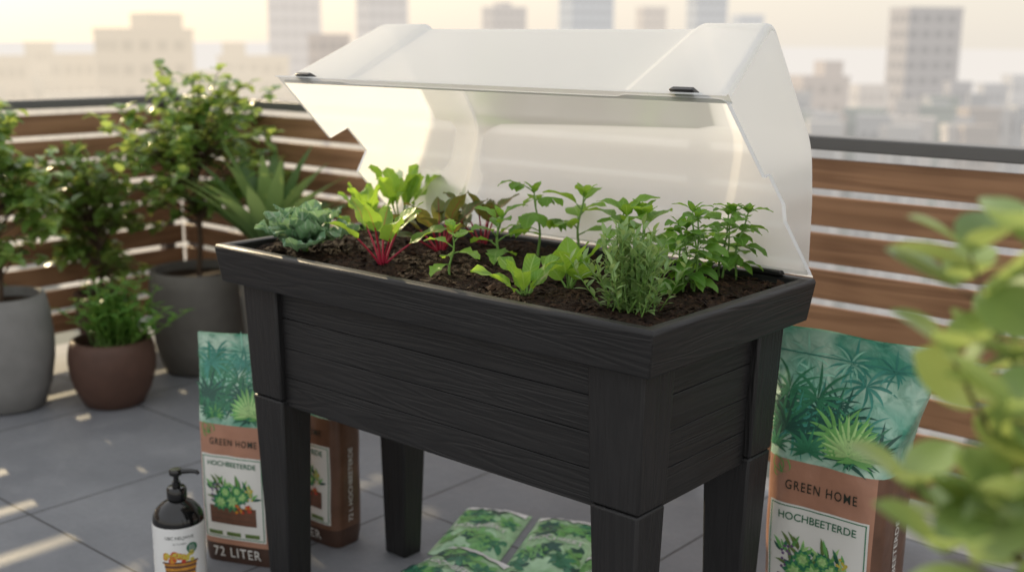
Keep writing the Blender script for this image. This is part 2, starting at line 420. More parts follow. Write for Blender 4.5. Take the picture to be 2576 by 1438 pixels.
for x in (.085,L-.085):
    m=MB(); m.hexa([LP(x-.024,LW-.010,.0065),LP(x+.024,LW-.010,.0065),LP(x+.024,LW+.016,.0025),LP(x-.024,LW+.016,.0025)],[LP(x-.02,LW-.012,.022),LP(x+.02,LW-.012,.022),LP(x+.02,LW+.012,.013),LP(x-.02,LW+.012,.013)])
    m.build('latch',M['clip'],lid,bevel=.002)
for x in (.1,L-.095):
    m=MB(); m.box(x-.035,x+.035,D-.034,D-.013,H+.001,H+.010); m.build('hinge',M['clip'],pl,bevel=.002)
# soil
ZS=H-.016
m=MB(); nx,ny=150,70
def sz(x,y): 
    p=Vector((x,y,0)); return ZS+.009*mn.noise(p*7)+.007*mn.noise(p*22)+.005*mn.noise(p*60)+.0025*mn.noise(p*140)-.012*max(0,1-y/.12)
x0,x1,y0,y1=wt+.003,L-wt-.003,wt+.003,D-wt-.003
m.grid([[(x0+(x1-x0)*j/nx,y0+(y1-y0)*i/ny,sz(x0+(x1-x0)*j/nx,y0+(y1-y0)*i/ny)) for j in range(nx+1)] for i in range(ny+1)],.25)
for i in range(5200):
    x=rnd.uniform(x0+.004,x1-.004); y=rnd.uniform(y0+.004,y1-.004); z=sz(x,y); s=rnd.choice((.0025,.0035,.005,.009))*rnd.uniform(.7,1.3)
    a=rnd.random()*6.28; el=rnd.uniform(-.4,.7); d=Vector((cos(a)*cos(el),sin(a)*cos(el),sin(el)))*s; qv=Vector((-sin(a),cos(a),rnd.uniform(-.5,.5)))*s*rnd.choice((.25,.4,.8)); c=Vector((x,y,z+.001)); up=Vector((0,0,s*.35))
    t=rnd.random()**1.5
    m.poly([c-d-qv,c+d-qv*.6,c+up],t);m.poly([c+d-qv*.6,c+d+qv,c+up],t);m.poly([c+d+qv,c-d+qv*.7,c+up],t);m.poly([c-d+qv*.7,c-d-qv,c+up],t)
tag(m.build('potting_soil',M['soil'],sharp=60),'dark crumbly potting soil filling the raised planter','soil',kind='stuff')
# ------------------------------------------------------------------ vegetables
PS=1.06
def bed(px,py):
    p=ground(px,py,ZS); p.y=min(p.y,D-.07); p.x=min(max(p.x,.06),L-.06); p.z=sz(p.x,p.y)-.003; return p
def plant(name,label,cat,p,stems,leaves,sm_,lm_,group=None):
    t=thing(name,label,cat,p,0,group)
    if stems and stems.f: stems.build('stem',sm_,t)
    leaves.build('foliage',lm_,t,sharp=180)
    return t
VG='young vegetables growing in the raised planter'
def rosette(p,n,L0,L1,W0,e0,e1,sl0,sl1,kind,droop=.7,fold=.2,wave=.06,crink=0.,cup=0.,r0=.0022,azs=None,nv=6,nu=9):
    ms,ml=MB(),MB(); a0=rnd.random()*6
    for i in range(n):
        az=(azs[i] if azs else a0+i*2.4+rnd.uniform(-.3,.3)); f=i/max(1,n-1); el=e0+(e1-e0)*f+rnd.uniform(-.08,.08); sl=rnd.uniform(sl0,sl1)*PS; ln=(L0+(L1-L0)*f)*PS
        ln*=rnd.uniform(.85,1.12)
        b=Vector(p)+Vector((sin(az),cos(az),0))*.005
        P,ea=arc(b,az,min(el+.12,1.5),sl,.15)
        ms.tube(P+[P[-1]+(P[-1]-P[-2])*.6],[r0,r0*.9,r0*.85,r0*.8,r0*.75,r0*.7,r0*.4],6)
        leaf(ml,P[-1],az+rnd.uniform(-.2,.2),ea,ln,PS*W0*rnd.uniform(.85,1.15)*ln/(PS*max(L0,L1)),droop*rnd.uniform(.6,1.3),fold,wave,kind,nu,nv,None,0,crink,rnd.uniform(-.35,.35),cup)
    return ms,ml
p=bed(768,632); ms,ml=MB(),MB()
for i in range(20):
    f=i/19; az=i*2.4+rnd.uniform(-.2,.2); el=.16+1.15*f; ln=.124*(1-.42*f)*rnd.uniform(.9,1.1)
    leaf(ml,Vector(p)+Vector((sin(az)*.006,cos(az)*.006,.016+.012*f)),az,el,ln,.094*(1-.35*f),.12-.5*f,.1,.10,'round' if i%2 else 'ov',10,8,None,0,.22,rnd.uniform(-.15,.15),.18)
ms.tube([p,Vector(p)+Vector((0,0,.022))],[.007,.009],8)
plant('cabbage_plant','blue-green crinkled cabbage at the left end of the raised planter','cabbage',p,ms,ml,M['stem'],M['cabbage'],VG)
p=bed(1015,575); a=rosette(p,9,.10,.085,.056,.95,1.5,.055,.075,'spoon',.4,.25,.12,.12)
plant('lettuce_plant','tall light green lettuce by the rear left of the planter, under the lid','lettuce',p,*a,M['stem'],M['lettuce'],VG)
p=bed(900,580); a=rosette(p,9,.080,.075,.044,.5,1.45,.03,.06,'lobed',.5,.2,.14,.14)
plant('lettuce_plant','frilly light green lettuce between the cabbage and the tall rear lettuce','lettuce',p,*a,M['stem'],M['lettuce'],VG)
p=bed(962,668); a=rosette(p,8,.082,.074,.052,.7,1.42,.055,.075,'ov',.6,.25,.07,.08,0,.0028)
plant('chard_plant','green leaved chard with bright red stalks near the front of the planter','chard',p,*a,M['redstem'],M['chard'],VG)
p=bed(1110,632); a=rosette(p,10,.084,.07,.048,.5,1.4,.055,.075,'ov',.7,.25,.07,.08,0,.0027)
plant('chard_plant','dark bronze leaved chard behind the green leaved red-stalked one','chard',p,*a,M['redstem'],M['redchard'],VG)
p=bed(1215,612); a=rosette(p,6,.078,.07,.042,.8,1.4,.06,.075,'ov',.7,.25,.07,.08,0,.0026)
plant('chard_plant','small dark chard with crimson stalks at the middle of the rear row','chard',p,*a,M['redstem'],M['redchard'],VG)
def seedling(p,h,nodes,ln,wd,kind,pet=.015,lean=0.,laz=0.,leafs=1,top=True,el0=.2,el1=.9,droop=.8,wave=.05,r=.0022,start=.25,leaflets=0,mi=0,ms=None,ml=None):
    ms=ms or MB(); ml=ml or MB(); r*=1.2
    P=[]; az0=rnd.random()*6
    for i in range(9):
        f=i/8; P.append(Vector(p)+Vector((sin(laz),cos(laz),0))*(lean*h*f*f)+Vector((.003*sin(f*7+az0),.003*cos(f*6+az0),h*f)))
    ms.tube(P,[r*(1-.5*i/8) for i in range(9)],6)
    az=az0
    for k in range(nodes):
        f=start+(1-start)*k/max(1,nodes-1); q=P[min(8,int(f*8))].lerp(P[min(8,int(f*8)+1)],f*8-int(f*8))
        for j in range(leafs):
            a=az+j*2*pi/leafs+rnd.uniform(-.3,.3); el=el0+(el1-el0)*f+rnd.uniform(-.15,.15); s=(.75+.45*sin(pi*min(1,f*.8+.1)))*rnd.uniform(.85,1.15)
            A,ea=arc(q,a,el,pet*s,.2,3); ms.tube(A,r*.45,5)
            if leaflets:
                A2,ea=arc(A[-1],a,ea,ln*s*.6,.4,3); ms.tube(A2,r*.35,4)
                for l in range(leaflets):
                    sd=1 if l%2 else -1; leaf(ml,A2[min(3,1+l//2)],a+sd*1.1,ea-.1,ln*s*.6,wd*s*.8,droop,.15,wave,kind,5,4)
                leaf(ml,A2[-1],a,ea,ln*s*.65,wd*s,droop,.15,wave,kind,6,4)
            else: leaf(ml,A[-1],a,ea,ln*s,wd*s,droop,.22,wave,kind,7,4,None,0,.05,rnd.uniform(-.3,.3))
        az+=2.4 if leafs==1 else 1.57
    if top:
        for j in range(3): leaf(ml,P[-1],az+j*2.1,1.1,ln*.6,wd*.55,.5,.3,wave,kind,5,4)
    return ms,ml
p=bed(1133,695); a=seedling(p,.088,7,.042,.032,'lobed',.012,.1,1.,1)
plant('seedling','small pale green lobed seedling nearest the front rim, left of centre','seedling',p,*a,M['stem'],M['lettuce'],VG)
p=bed(1252,665); a=seedling(p,.105,9,.058,.034,'lobed',.014,.1,2.,1,el0=.3,el1=1.0,r=.003)
plant('seedling','upright green seedling with thick stem in the middle of the bed','seedling',p,*a,M['stem'],M['seedling'],VG)
p=bed(1355,645); a=seedling(p,.14,6,.056,.037,'lobed',.02,.1,5.,1,leaflets=4,el0=.2,el1=.7,r=.0026,start=.42)
plant('tomato_seedling','tall seedling with divided leaves in the rear row, centre of the bed','seedling',p,*a,M['stem'],M['seedling'],VG)
p=bed(1462,645); a=seedling(p,.13,7,.068,.036,'ov',.014,.05,.4,1,el0=.3,el1=1.1,r=.0028,start=.38)
plant('pepper_seedling','tall seedling with smooth pointed leaves right of the divided-leaf one','seedling',p,*a,M['stem'],M['spinach'],VG)
p=bed(1322,748); a=rosette(p,7,.078,.066,.042,.75,1.4,.012,.02,'spoon',.45,.3,.12,.08,0,.003)
plant('lettuce_plant','small pale lettuce close to the front rim of the planter','lettuce',p,*a,M['stem'],M['lettuce'],VG)
p=bed(1432,716); a=rosette(p,7,.066,.074,.054,.7,1.42,.018,.035,'ov',.35,.22,.04,.05,0,.0025)
plant('spinach_plant','round leaved spinach between the small lettuce and the bushy herb','spinach',p,*a,M['stem'],M['spinach'],VG)
p=bed(1575,690); ms,ml=MB(),MB()
for qq in ((0,0),(.03,.012),(-.03,.01),(.015,.035)):
    seedling(p+Vector((*qq,0)),.11+rnd.uniform(-.01,.015),4,.066,.044,'ov',.016,.1,rnd.random()*6,1,el0=.2,el1=.9,r=.0024,start=.5,ms=ms,ml=ml)
plant('bean_plant','broad leaved green plants clustered behind the bushy herb','bean plant',p,ms,ml,M['stem'],M['spinach'],VG)
p=bed(1590,782); ms,ml=MB(),MB()
for i in range(66):
    az=rnd.random()*6.28; el=max(.8,1.55-abs(rnd.gauss(0,.38))); h=rnd.uniform(.08,.155); b=p+Vector((rnd.gauss(0,.020),rnd.gauss(0,.018),0))
    P,_=arc(b,az,el,h,-.2,7); ms.tube(P,[.0014-.0001*k for k in range(8)],4)
    for k in range(15):
        f=.12+.88*k/14; x=f*7; i0=min(6,int(x)); qp=P[i0].lerp(P[i0+1],x-i0)
        leaf(ml,qp,k*2.4+az,.6+.45*f+rnd.uniform(-.3,.3),.028*rnd.uniform(.7,1.2),.0085,.55,.22,0,'lance',4,2)
plant('herb_bush','bushy narrow leaved grey-green herb at the front of the planter','herb',p,ms,ml,M['stem'],M['herb'],VG)
p=bed(1722,738); ms,ml=MB(),MB()
for qq in ((0,0),(.016,.01),(-.018,.008),(.002,.024)):
    seedling(p+Vector((*qq,0)),.15+rnd.uniform(-.04,.015),7,.044,.027,'ov',.010,.08,rnd.random()*6,2,el0=.05,el1=.75,r=.002,start=.15,ms=ms,ml=ml)
plant('mint_plant','leafy upright green mint just right of the bushy herb','mint',p,ms,ml,M['stem'],M['mint'],VG)
p=bed(1820,706); ms,ml=MB(),MB()
for qq in ((0,0),(.02,.008),(-.016,.012)):
    seedling(p+Vector((*qq,0)),.135+rnd.uniform(-.02,.02),7,.040,.030,'ov',.014,.12,rnd.random()*6,2,el0=.0,el1=.65,r=.002,start=.25,ms=ms,ml=ml)
plant('basil_plant','tall open leafy herb at the far right end of the planter','herb',p,ms,ml,M['stem'],M['mint'],VG)
# ------------------------------------------------------------------ text
def text(s,width,bold=.0,height=None,space=1.):
    c=bpy.data.curves.new('t','FONT'); c.body=s; c.size=1; c.align_x='CENTER'; c.align_y='CENTER'; c.offset=bold; c.resolution_u=3; c.space_character=space
    o=bpy.data.objects.new('t',c); COL.objects.link(o); dg=bpy.context.evaluated_depsgraph_get(); me=o.evaluated_get(dg).to_mesh()
    V=[v.co.copy() for v in me.vertices]; Fs=[list(p.vertices) for p in me.polygons]
    x0=min(v.x for v in V);x1=max(v.x for v in V);y0=min(v.y for v in V);y1=max(v.y for v in V); k=width/(x1-x0); ky=k if height is None else height/(y1-y0)
    V=[((v.x-(x0+x1)/2)*k,(v.y-(y0+y1)/2)*ky) for v in V]
    o.evaluated_get(dg).to_mesh_clear(); bpy.data.objects.remove(o); bpy.data.curves.remove(c)
    return V,Fs
def put_text(mb,s,width,cx,cz,fn,off,bold=0.,mi=0,rot=False,height=None,space=1.):
    V,Fs=text(s,width,bold,height,space); b=len(mb.v)
    mb.v+=[tuple(fn(cx+(-y if rot else x),cz+(x if rot else y),off)) for x,y in V]
    for f in Fs: mb.face([b+i for i in f],None,.5,mi)
def leafprint(mb,cx,cz,ang,ln,wd,fn,off,mi,n=4,bend=0.):
    Lr=[];Rr=[];C=[]; x,z=cx,cz
    for i in range(n+1):
        s=i/n; w=wd*.5*sin(pi*s**.8); a=ang+bend*s; d=(cos(a),sin(a)); q=(-d[1],d[0])
        if i: x+=d[0]*ln/n; z+=d[1]*ln/n
        C.append(fn(x,z,off)); Lr.append(fn(x+q[0]*w,z+q[1]*w,off)); Rr.append(fn(x-q[0]*w,z-q[1]*w,off))
    mb.grid([[Lr[i],C[i],Rr[i]] for i in range(n+1)],rnd.random(),mi)
def dot(mb,cx,cz,r,fn,off,mi,n=10): mb.poly([fn(cx+r*cos(2*pi*k/n),cz+r*sin(2*pi*k/n),off) for k in range(n)],.5,mi)
def rect(mb,x0,x1,z0,z1,fn,off,mi=0,nx=8,nz=10): mb.grid([[fn(x0+(x1-x0)*j/nx,z0+(z1-z0)*i/nz,off) for j in range(nx+1)] for i in range(nz+1)],.5,mi)
def printmat(name,c):
    t=NT(name); ti=t.n('ShaderNodeUVMap',uv_map='tint').outputs[0]; st=t.n('ShaderNodeSeparateXYZ'); t.put(st.inputs[0],ti)
    uv=t.n('ShaderNodeUVMap',uv_map='UVMap').outputs[0]; su=t.n('ShaderNodeSeparateXYZ'); t.put(su.inputs[0],uv)
    n=t.noise(t.obj(),70.,3.)
    f=t.math('ADD',t.math('ADD',t.math('MULTIPLY',st.outputs[0],.4),t.math('MULTIPLY',su.outputs[1],.35)),t.math('MULTIPLY',n,.4))
    f=t.math('ADD',f,t.math('MULTIPLY',t.math('GREATER_THAN',su.outputs[0],.5),.14))
    return t.fin(t.bsdf(t.mix(f,[x*.55 for x in c],[min(.85,x*1.45+.01) for x in c]),.4,.45))
PR={k:printmat('print_'+k,c) for k,c in dict(dg=(.010,.070,.048),mg=(.025,.155,.075),lg=(.12,.32,.085),pg=(.30,.48,.18),tl=(.04,.21,.16),wh=(.78,.77,.72),br=(.13,.055,.03),dk=(.022,.03,.02),ol=(.10,.16,.04),rd=(.55,.06,.03),og=(.70,.28,.03),pu=(.16,.09,.22),yl=(.72,.52,.08),mn=(.22,.46,.34)).items()}
PN=list(PR); PM=[PR[k] for k in PN]; PI={k:i for i,k in enumerate(PN)}
def artmat():
    t=NT('jungle_print'); o=t.obj()
    n=t.noise(o,8.,4.,1.2); n2=t.noise(o,26.,3.,.8)
    c=t.mix(t.mr(n,.36,.62),(.08,.32,.22),(.50,.68,.54)); c=t.mix(t.mr(n2,.54,.72,0.,.6),c,(.035,.19,.12))
    return t.fin(t.bsdf(c,.25,.55,t.bump(n2,.5,.010)))
M['art']=artmat()
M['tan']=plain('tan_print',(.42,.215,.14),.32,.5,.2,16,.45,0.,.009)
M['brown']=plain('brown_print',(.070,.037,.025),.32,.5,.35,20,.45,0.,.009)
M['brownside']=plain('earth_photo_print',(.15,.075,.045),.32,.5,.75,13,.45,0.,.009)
M['label']=plain('label_white',(.76,.75,.70),.45,.4,.03,20)
def veg_picture(mb,cx,cz,w,h,fn,o0):
    r=random.Random(5)
    k=[0]
    def off(): k[0]+=1; return o0+k[0]*.000010
    rect(mb,cx-w*.40,cx+w*.38,cz-h*.42,cz-h*.12,fn,off(),PI['br'],8,3)
    for i in range(3): rect(mb,cx-w*.40,cx+w*.38,cz-h*(.34-.09*i),cz-h*(.335-.09*i),fn,off(),PI['dk'],8,1)
    for i in range(60): leafprint(mb,cx+r.uniform(-.36,.36)*w,cz+r.uniform(-.1,.22)*h,r.uniform(.4,2.7),h*r.uniform(.12,.24),h*.045,fn,off(),PI[r.choice(('mg','dg','ol','lg','lg','pg'))],4,r.uniform(-.8,.8))
    for i in range(16): dot(mb,cx-w*.36+r.uniform(0,.12)*w,cz+r.uniform(-.05,.24)*h,h*.018,fn,off(),PI['pu'])
    for i in range(18): dot(mb,cx+w*.34-r.uniform(0,.14)*w,cz+r.uniform(.0,.27)*h,h*.017,fn,off(),PI['yl'])
    for c_,R_ in (((.0,-.02),.21),((-.2,-.05),.16),((.17,.08),.13),((-.12,.12),.12),((.09,.16),.10)):
        for ring_ in range(3):
            for i in range(10-ring_*2): 
                an=i*2*pi/(10-ring_*2)+ring_; leafprint(mb,cx+c_[0]*w,cz+c_[1]*h,an,R_*h*(1-.25*ring_),h*.085*(1-.2*ring_),fn,off(),PI[('mg','lg','pg')[ring_]])
    for i in range(24): dot(mb,cx+w*r.uniform(.06,.32),cz-h*r.uniform(.05,.2),h*.022,fn,off(),PI[r.choice(('rd','og','rd'))],9)
def soil_bag(label,loc,rz,Wd,Hh,Dp,seed,group='soil bags standing around the raised planter',face='tan',flare=.30,lsh=0.):
    r=random.Random(seed); t=thing('soil_bag',label,'soil bag',loc,rz,group)
    n=5.5; sh=Vector((seed*3.1,seed*1.7,0))
    def hb(v):
        if v<.06: return Dp/2*(.86+.14*v/.06)
        if v<.66: return Dp/2*(1+.05*sin(pi*(v-.06)/.6))
        f=min(1,(v-.66)/.27); f=f*f*(3-2*f); return Dp/2*(1-f)+.006*f
    def ha(v):
        w=Wd/2*(.97+.05*v) if v>.05 else Wd/2*(.95+.02*v/.05)
        if v>.7: w+=Dp*flare*min(1,(v-.7)/.22)
        return w
    def wr(x,z):
        p=Vector((x*9,z*5,0))+sh; k=min(1,max(0,(z/Hh-.05)/.1)) if z/Hh<.15 else (1 if z/Hh<.85 else 1-.6*min(1,(z/Hh-.85)/.1))
        return (.006*mn.noise(p)+.004*mn.noise(p*2.7)*min(1,z/Hh+.2))*k
    def fr(x,z,off):
        v=min(.999,z/Hh); q=min(.995,abs(x)/ha(v)); return (x,-hb(v)*(1-q**n)**(1/n)-wr(x,z)-off,z)
    def sd(y,z,off):
        v=z/Hh; q=min(.995,abs(y)/hb(v)); return (ha(v)*(1-q**n)**(1/n)+off+.5*wr(y+3,z),y,z)
    m=MB(); vs=[0,.012,.03,.06,.09]+[.09+.03*i for i in range(1,19)]+[.64+.012*i for i in range(1,30)]; vs=[v for v in vs if v<.99]+[1]
    N=72; P=[]
    for v in vs:
        row=[]
        for k in range(N+1):
            an=2*pi*k/N; c_,s_=cos(an),sin(an)
            rr=(abs(c_)**n+abs(s_)**n)**(-1/n); x=ha(v)*c_*rr; y=hb(v)*s_*rr; z=v*Hh
            w=wr(x,z) if y<0 else -wr(x,z)
            row.append((x+(.5*wr(y+3,z)*max(0,c_) if c_>.7 else 0),y-w*min(1,abs(s_)*1.6),z+(.002*sin(x*30+seed) if v>.985 else 0)))
        P.append(row)
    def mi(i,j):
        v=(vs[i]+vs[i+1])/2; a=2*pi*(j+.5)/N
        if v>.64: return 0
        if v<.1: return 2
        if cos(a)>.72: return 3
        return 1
    m.grid(P,.5,0,mi)
    m.poly([P[0][k] for k in range(N)][::-1],.5,2)
    m.build('bag_body',[M['art'],M[face],M['brown'],M['brownside']],t,True,sharp=60)
    m=MB(); rect(m,-ha(.95)*.97,ha(.95)*.97,Hh*.925,Hh*.929,fr,.0012,0,10,1); m.build('seal_seam',PR['tl'],t,True)
    m=MB(); kk=0
    # layered jungle picture: pale distant palms, mid fans, bright near leaves
    def fan(cx,cz,R_,nb_,a0,sp,wd,col,bend):
        nonlocal kk
        for b_ in range(nb_):
            an=a0+(b_/(nb_-1)-.5)*sp+pi/2; kk+=1; ll=R_*(.72+.28*sin(pi*b_/(nb_-1)))*r.uniform(.9,1.1)
            ex,ez=cx+ll*cos(an),cz+ll*sin(an)
            if ez<Hh*.65: ll*=max(.15,(cz-Hh*.65)/max(1e-4,cz-ez)) if cz>ez else 1
            if abs(ex)>Wd*.495: ll*=max(.2,(Wd*.495-abs(cx))/max(1e-4,abs(ex)-abs(cx)))
            leafprint(m,cx,cz,an,ll,R_*wd,fr,.0004+kk*.000004,PI[col],5,-bend*cos(an)/abs(cos(an)+1e-6) if abs(cos(an))>.15 else 0)
    for i in range(7): fan(r.uniform(-.44,.44)*Wd,Hh*r.uniform(.78,.93),Hh*r.uniform(.06,.10),11,r.uniform(-.4,.4),4.6,.10,r.choice(('mn','tl')),.9)
    for i in range(13): fan(r.uniform(-.44,.44)*Wd,Hh*r.uniform(.71,.88),Hh*r.uniform(.07,.12),13,r.uniform(-.5,.5),4.4,.085,r.choice(('tl','mg','dg','mg','dg')),.8)
    for i in range(13): fan(r.uniform(-.46,.46)*Wd,Hh*r.uniform(.66,.75),Hh*r.uniform(.07,.11),11,r.uniform(-.5,.5),3.4,.11,r.choice(('dg','mg','lg','mg','dg')),.6)
    for i in range(4): fan(r.uniform(-.42,.3)*Wd,Hh*.665,Hh*r.uniform(.05,.08),9,r.uniform(-.4,.4),3.0,.15,r.choice(('lg','mg')),.5)
    fan(Wd*.2,Hh*.68,Hh*.115,17,0,3.4,.20,'lg',.15); fan(Wd*.2,Hh*.68,Hh*.105,16,.05,3.2,.09,'pg',.15)
    m.build('leaf_print',PM,t,True)
    m=MB(); m2=MB()
    put_text(m,'GREEN HOME',Wd*.59,Wd*(.01+lsh*.5),Hh*.555,fr,.0025,.004,0,False,Hh*.029,1.22); m.build('brand_text',PR['dk'],t,True,smooth=False)
    for (cx,cz,an,ll) in ((-.33,.585,2.1,.055),(-.33,.585,1.2,.045),(-.33,.585,2.9,.03)):
        for sdn in (-1,1):
            pts=[]
            for i in range(9):
                s=i/8; x=cx*Wd+cos(an)*ll*Hh*s-sin(an)*sdn*.018*Hh*sin(pi*s); z=cz*Hh+sin(an)*ll*Hh*s+cos(an)*sdn*.018*Hh*sin(pi*s); pts.append((x,z))
            m2.grid([[fr(x,z,.0015),fr(x+.0022,z+.0016,.0015)] for x,z in pts])
    m2.build('leaf_logo',PR['lg'],t,True)
    lx0,lx1,lz0,lz1=(-.42+lsh*.3)*Wd,(.41+lsh)*Wd,.115*Hh,.495*Hh; lc=(lx0+lx1)/2; lw=lx1-lx0
    m=MB(); rect(m,lx0,lx1,lz0,lz1,fr,.0010,0,12,16); lb=m.build('label_panel',M['label'],t,True)
    m=MB(); w_=.0022
    for a_ in ((lx0+.004,lx1-.004,lz0+.004,lz0+.004+w_),(lx0+.004,lx1-.004,lz1-.004-w_,lz1-.004)): rect(m,*a_,fr,.0018,0,12,1)
    for a_ in ((lx0+.004,lx0+.004+w_,lz0+.004,lz1-.004),(lx1-.004-w_,lx1-.004,lz0+.004,lz1-.004)): rect(m,*a_,fr,.0018,0,1,16)
    m.build('label_border',PR['mg'],lb,True)
    m=MB(); put_text(m,'HOCHBEETERDE',lw*.78,lc,Hh*.458,fr,.0028,.010); m.build('product_text',PR['mg'],lb,True,smooth=False)
    m=MB(); veg_picture(m,lc,Hh*.30,lw*.95,Hh*.27,fr,.0020); m.build('vegetable_picture',PM,lb,True)
    m=MB()
    for i in range(3): rect(m,lx0+.012+i*.3*lw,lx0+.012+(i*.3+.23)*lw,Hh*.132,Hh*.150,fr,.0018,PI['ol'],4,1)
    m.build('label_strip',PM,lb,True)
    m=MB(); put_text(m,'72 LITER',Wd*.60,-.03*Wd,Hh*.056,fr,.0045,.004,0,False,Hh*.046,1.12); m.build('volume_text',M['label'],t,True,smooth=False)
    m=MB(); put_text(m,'72 L HOCHBEETERDE',Hh*.36,0,Hh*.30,sd,.002,.006,0,True); m.build('side_text',M['label'],t,True,smooth=False)
    return t
rz=RD(24); g=ground(500,1412); rt=Vector((cos(rz),sin(rz),0)); bk=Vector((-sin(rz),cos(rz),0))
Wb=.218; zl=.575
soil_bag('upright soil bag left of the planter, behind the pump bottle',g+rt*Wb/2+bk*.07,rz,Wb,zl,.11,1,flare=.1,lsh=-.07)
g1=ground(848,1386); g2=ground(935,1357); bk=(g2-g1).normalized(); rz=math.atan2(-bk.x,bk.y)+.20; bk=Vector((-sin(rz),cos(rz),0)); rt=Vector((cos(rz),sin(rz),0)); dpb=(g2-g1).length
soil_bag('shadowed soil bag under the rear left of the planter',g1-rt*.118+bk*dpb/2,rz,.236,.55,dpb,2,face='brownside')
YB=D+.085; xa=aty(1938,1245,YB).x-.02; xb=aty(2225,1215,YB).x; xc=(xa+xb)/2; Dp=.17
zt_=aty(2100,838,YB+.085).z
soil_bag('tall soil bag standing against the right rear leg of the planter',(xc,YB+Dp/2,0),0,(xb-xa),zt_,Dp,3)
# ------------------------------------------------------------------ bottle
p=ground(457,1458); t=thing('pump_bottle','black pump bottle with white fruit basket label on the floor','bottle',p,0); t.scale=(1.17,1.17,1.09)
M['bottle']=plain('black_gloss',(.006,.006,.006),.12,.6,.1)
m=MB(); m.lathe([(0,.001),(.046,.001),(.0505,.006),(.051,.012),(.051,.148),(.0495,.158),(.044,.170),(.034,.181),(.022,.189),(.0165,.192),(.0165,.200),(0,.200)],48); m.build('bottle_body',M['bottle'],t,True)
m=MB(); m.lathe([(.0511,.014),(.0517,.0145),(.0517,.143),(.0511,.1435)],64); lb=m.build('label_wrap',plain('white_label',(.80,.80,.78),.4,.4,.02),t,True)
m=MB(); m.lathe([(.0,.194),(.0195,.194),(.0200,.196),(.0200,.216),(.017,.220),(.009,.221),(.0085,.232),(.0055,.233),(.0055,.247),(0,.247)],32); m.build('pump_collar',M['bottle'],t,True)
m=MB(); m.lathe([(0,.2475),(.0125,.2475),(.0135,.250),(.0135,.257),(.0115,.260),(0,.260)],28)
m.tube([CR*.006+Vector((0,0,.2545)),CR*.03+Vector((0,0,.2555)),CR*.042+Vector((0,0,.2545)),CR*.046+Vector((0,0,.249))],[.006,.005,.0045,.0038],10)
m.build('pump_head',M['bottle'],t,True)
vd=(CAMP-p); a0=math.atan2(vd.y,vd.x)
def cyl(x,z,off): a=a0+x/.0517; r=.0517+off; return (r*cos(a),r*sin(a),z)
m=MB(); put_text(m,'UBC NELJWHE',.058,0,.122,cyl,.0003,.004,0,False,.0095); put_text(m,'By TUCBEN',.026,0,.109,cyl,.0003,.002); m.build('bottle_text',PR['dk'],lb,True,smooth=False)
m=MB(); r=random.Random(3); k=0
for i in range(6): 
    rect(m,-.034+.0012*i,.034-.0012*i,.066-.006*(i+1),.066-.006*i,cyl,.0003,PI['br' if i%2 else 'og'],10,1)
for i in range(16): rect(m,-.031+.004*i,-.0302+.004*i,.032,.065,cyl,.0004,PI['br'],1,3)
rect(m,-.037,.037,.064,.068,cyl,.0005,PI['br'],12,1)
for i in range(26): k+=1; dot(m,r.uniform(-.031,.031),.072+r.uniform(-.003,.015),r.uniform(.004,.0075),cyl,.0006+k*.00001,PI[r.choice(('og','yl','og','rd','yl'))],12)
dot(m,.024,.098,.0115,cyl,.001,PI['mg'],24)
for i in range(4): rect(m,.017,.031-.001*i,.0925+.0035*i,.0935+.0035*i,cyl,.0012,PI['wh'],5,1)
m.build('basket_picture',PM,lb,True)
# ------------------------------------------------------------------ seed packets
M['packet']=plain('packet_film',(.32,.52,.30),.22,.6,.45,30,.5,0.,.008)
def packet(label,c,axis,w,l,seed,lift=0):
    r=random.Random(seed); rz=math.atan2(-axis.x,axis.y); t=thing('seed_packet',label,'packet',(c.x,c.y,lift),rz,'printed packets lying under the planter')
    def top(x,y,off):
        q=(1-min(1,abs(x)/(w/2))**3)*(1-min(1,abs(y)/(l/2))**4); v=Vector((x*18+seed*5,y*14,seed))
        cr=abs(mn.noise(v))*.014+abs(mn.noise(v*2.3))*.008
        return (x,y,.002+.022*q+cr*q**.5+off)
    m=MB(); n=34
    m.grid([[top(-w/2+w*j/n,-l/2+l*i/n,0) for j in range(n+1)] for i in range(n+1)],.5,0)
    m.grid([[(-w/2+w*j/n,-l/2+l*i/n,.0006) for j in range(n,-1,-1)] for i in range(n+1)],.5,0)
    m.build('packet_body',M['packet'],t,True,sharp=60)
    m=MB(); k=0
    for i in range(30):
        cx=r.uniform(-.44,.44)*w; cy=r.choice((r.uniform(-.46,-.14),r.uniform(.08,.32)))*l; c_=PI[r.choice(('mg','lg','dg','mg','lg'))]; ll=r.uniform(.018,.042); nb_=r.choice((5,6,7))
        for b_ in range(nb_): 
            k+=1; an=b_/nb_*2*pi+i
            if abs(cx+ll*cos(an))<w*.49 and abs(cy+ll*sin(an))<l*.49: leafprint(m,cx,cy,an,ll,ll*.48,top,.0008+k*.000006,c_)
    m.build('leaf_print',PM,t,True)
    m=MB(); rect(m,-w*.46,w*.46,l*.36,l*.46,top,.0034,PI['wh'],14,5)
    m.build('title_band',PM,t,True)
    m=MB(); put_text(m,'HOCHBEET',w*.76,0,-l*.03,top,.0042,.014); m.build('title_text',PR['wh'],t,True,smooth=False)
ax1=(ground(1262,1277)-ground(1165,1397)); ax1.normalize()
packet('green printed packet lying under the planter, upper left of the four',ground(1212,1345),ax1,.188,.31,1)
packet('green printed packet lying under the planter, upper right of the four',ground(1402,1378),ax1,.188,.33,2)
packet('green printed packet at the bottom edge, lower left of the four',ground(1135,1458),(ax1+Vector((.35,.1,0))).normalized(),.20,.25,3,.012)
packet('green printed packet half hidden by the near front leg',ground(1520,1470),ax1,.15,.26,4)
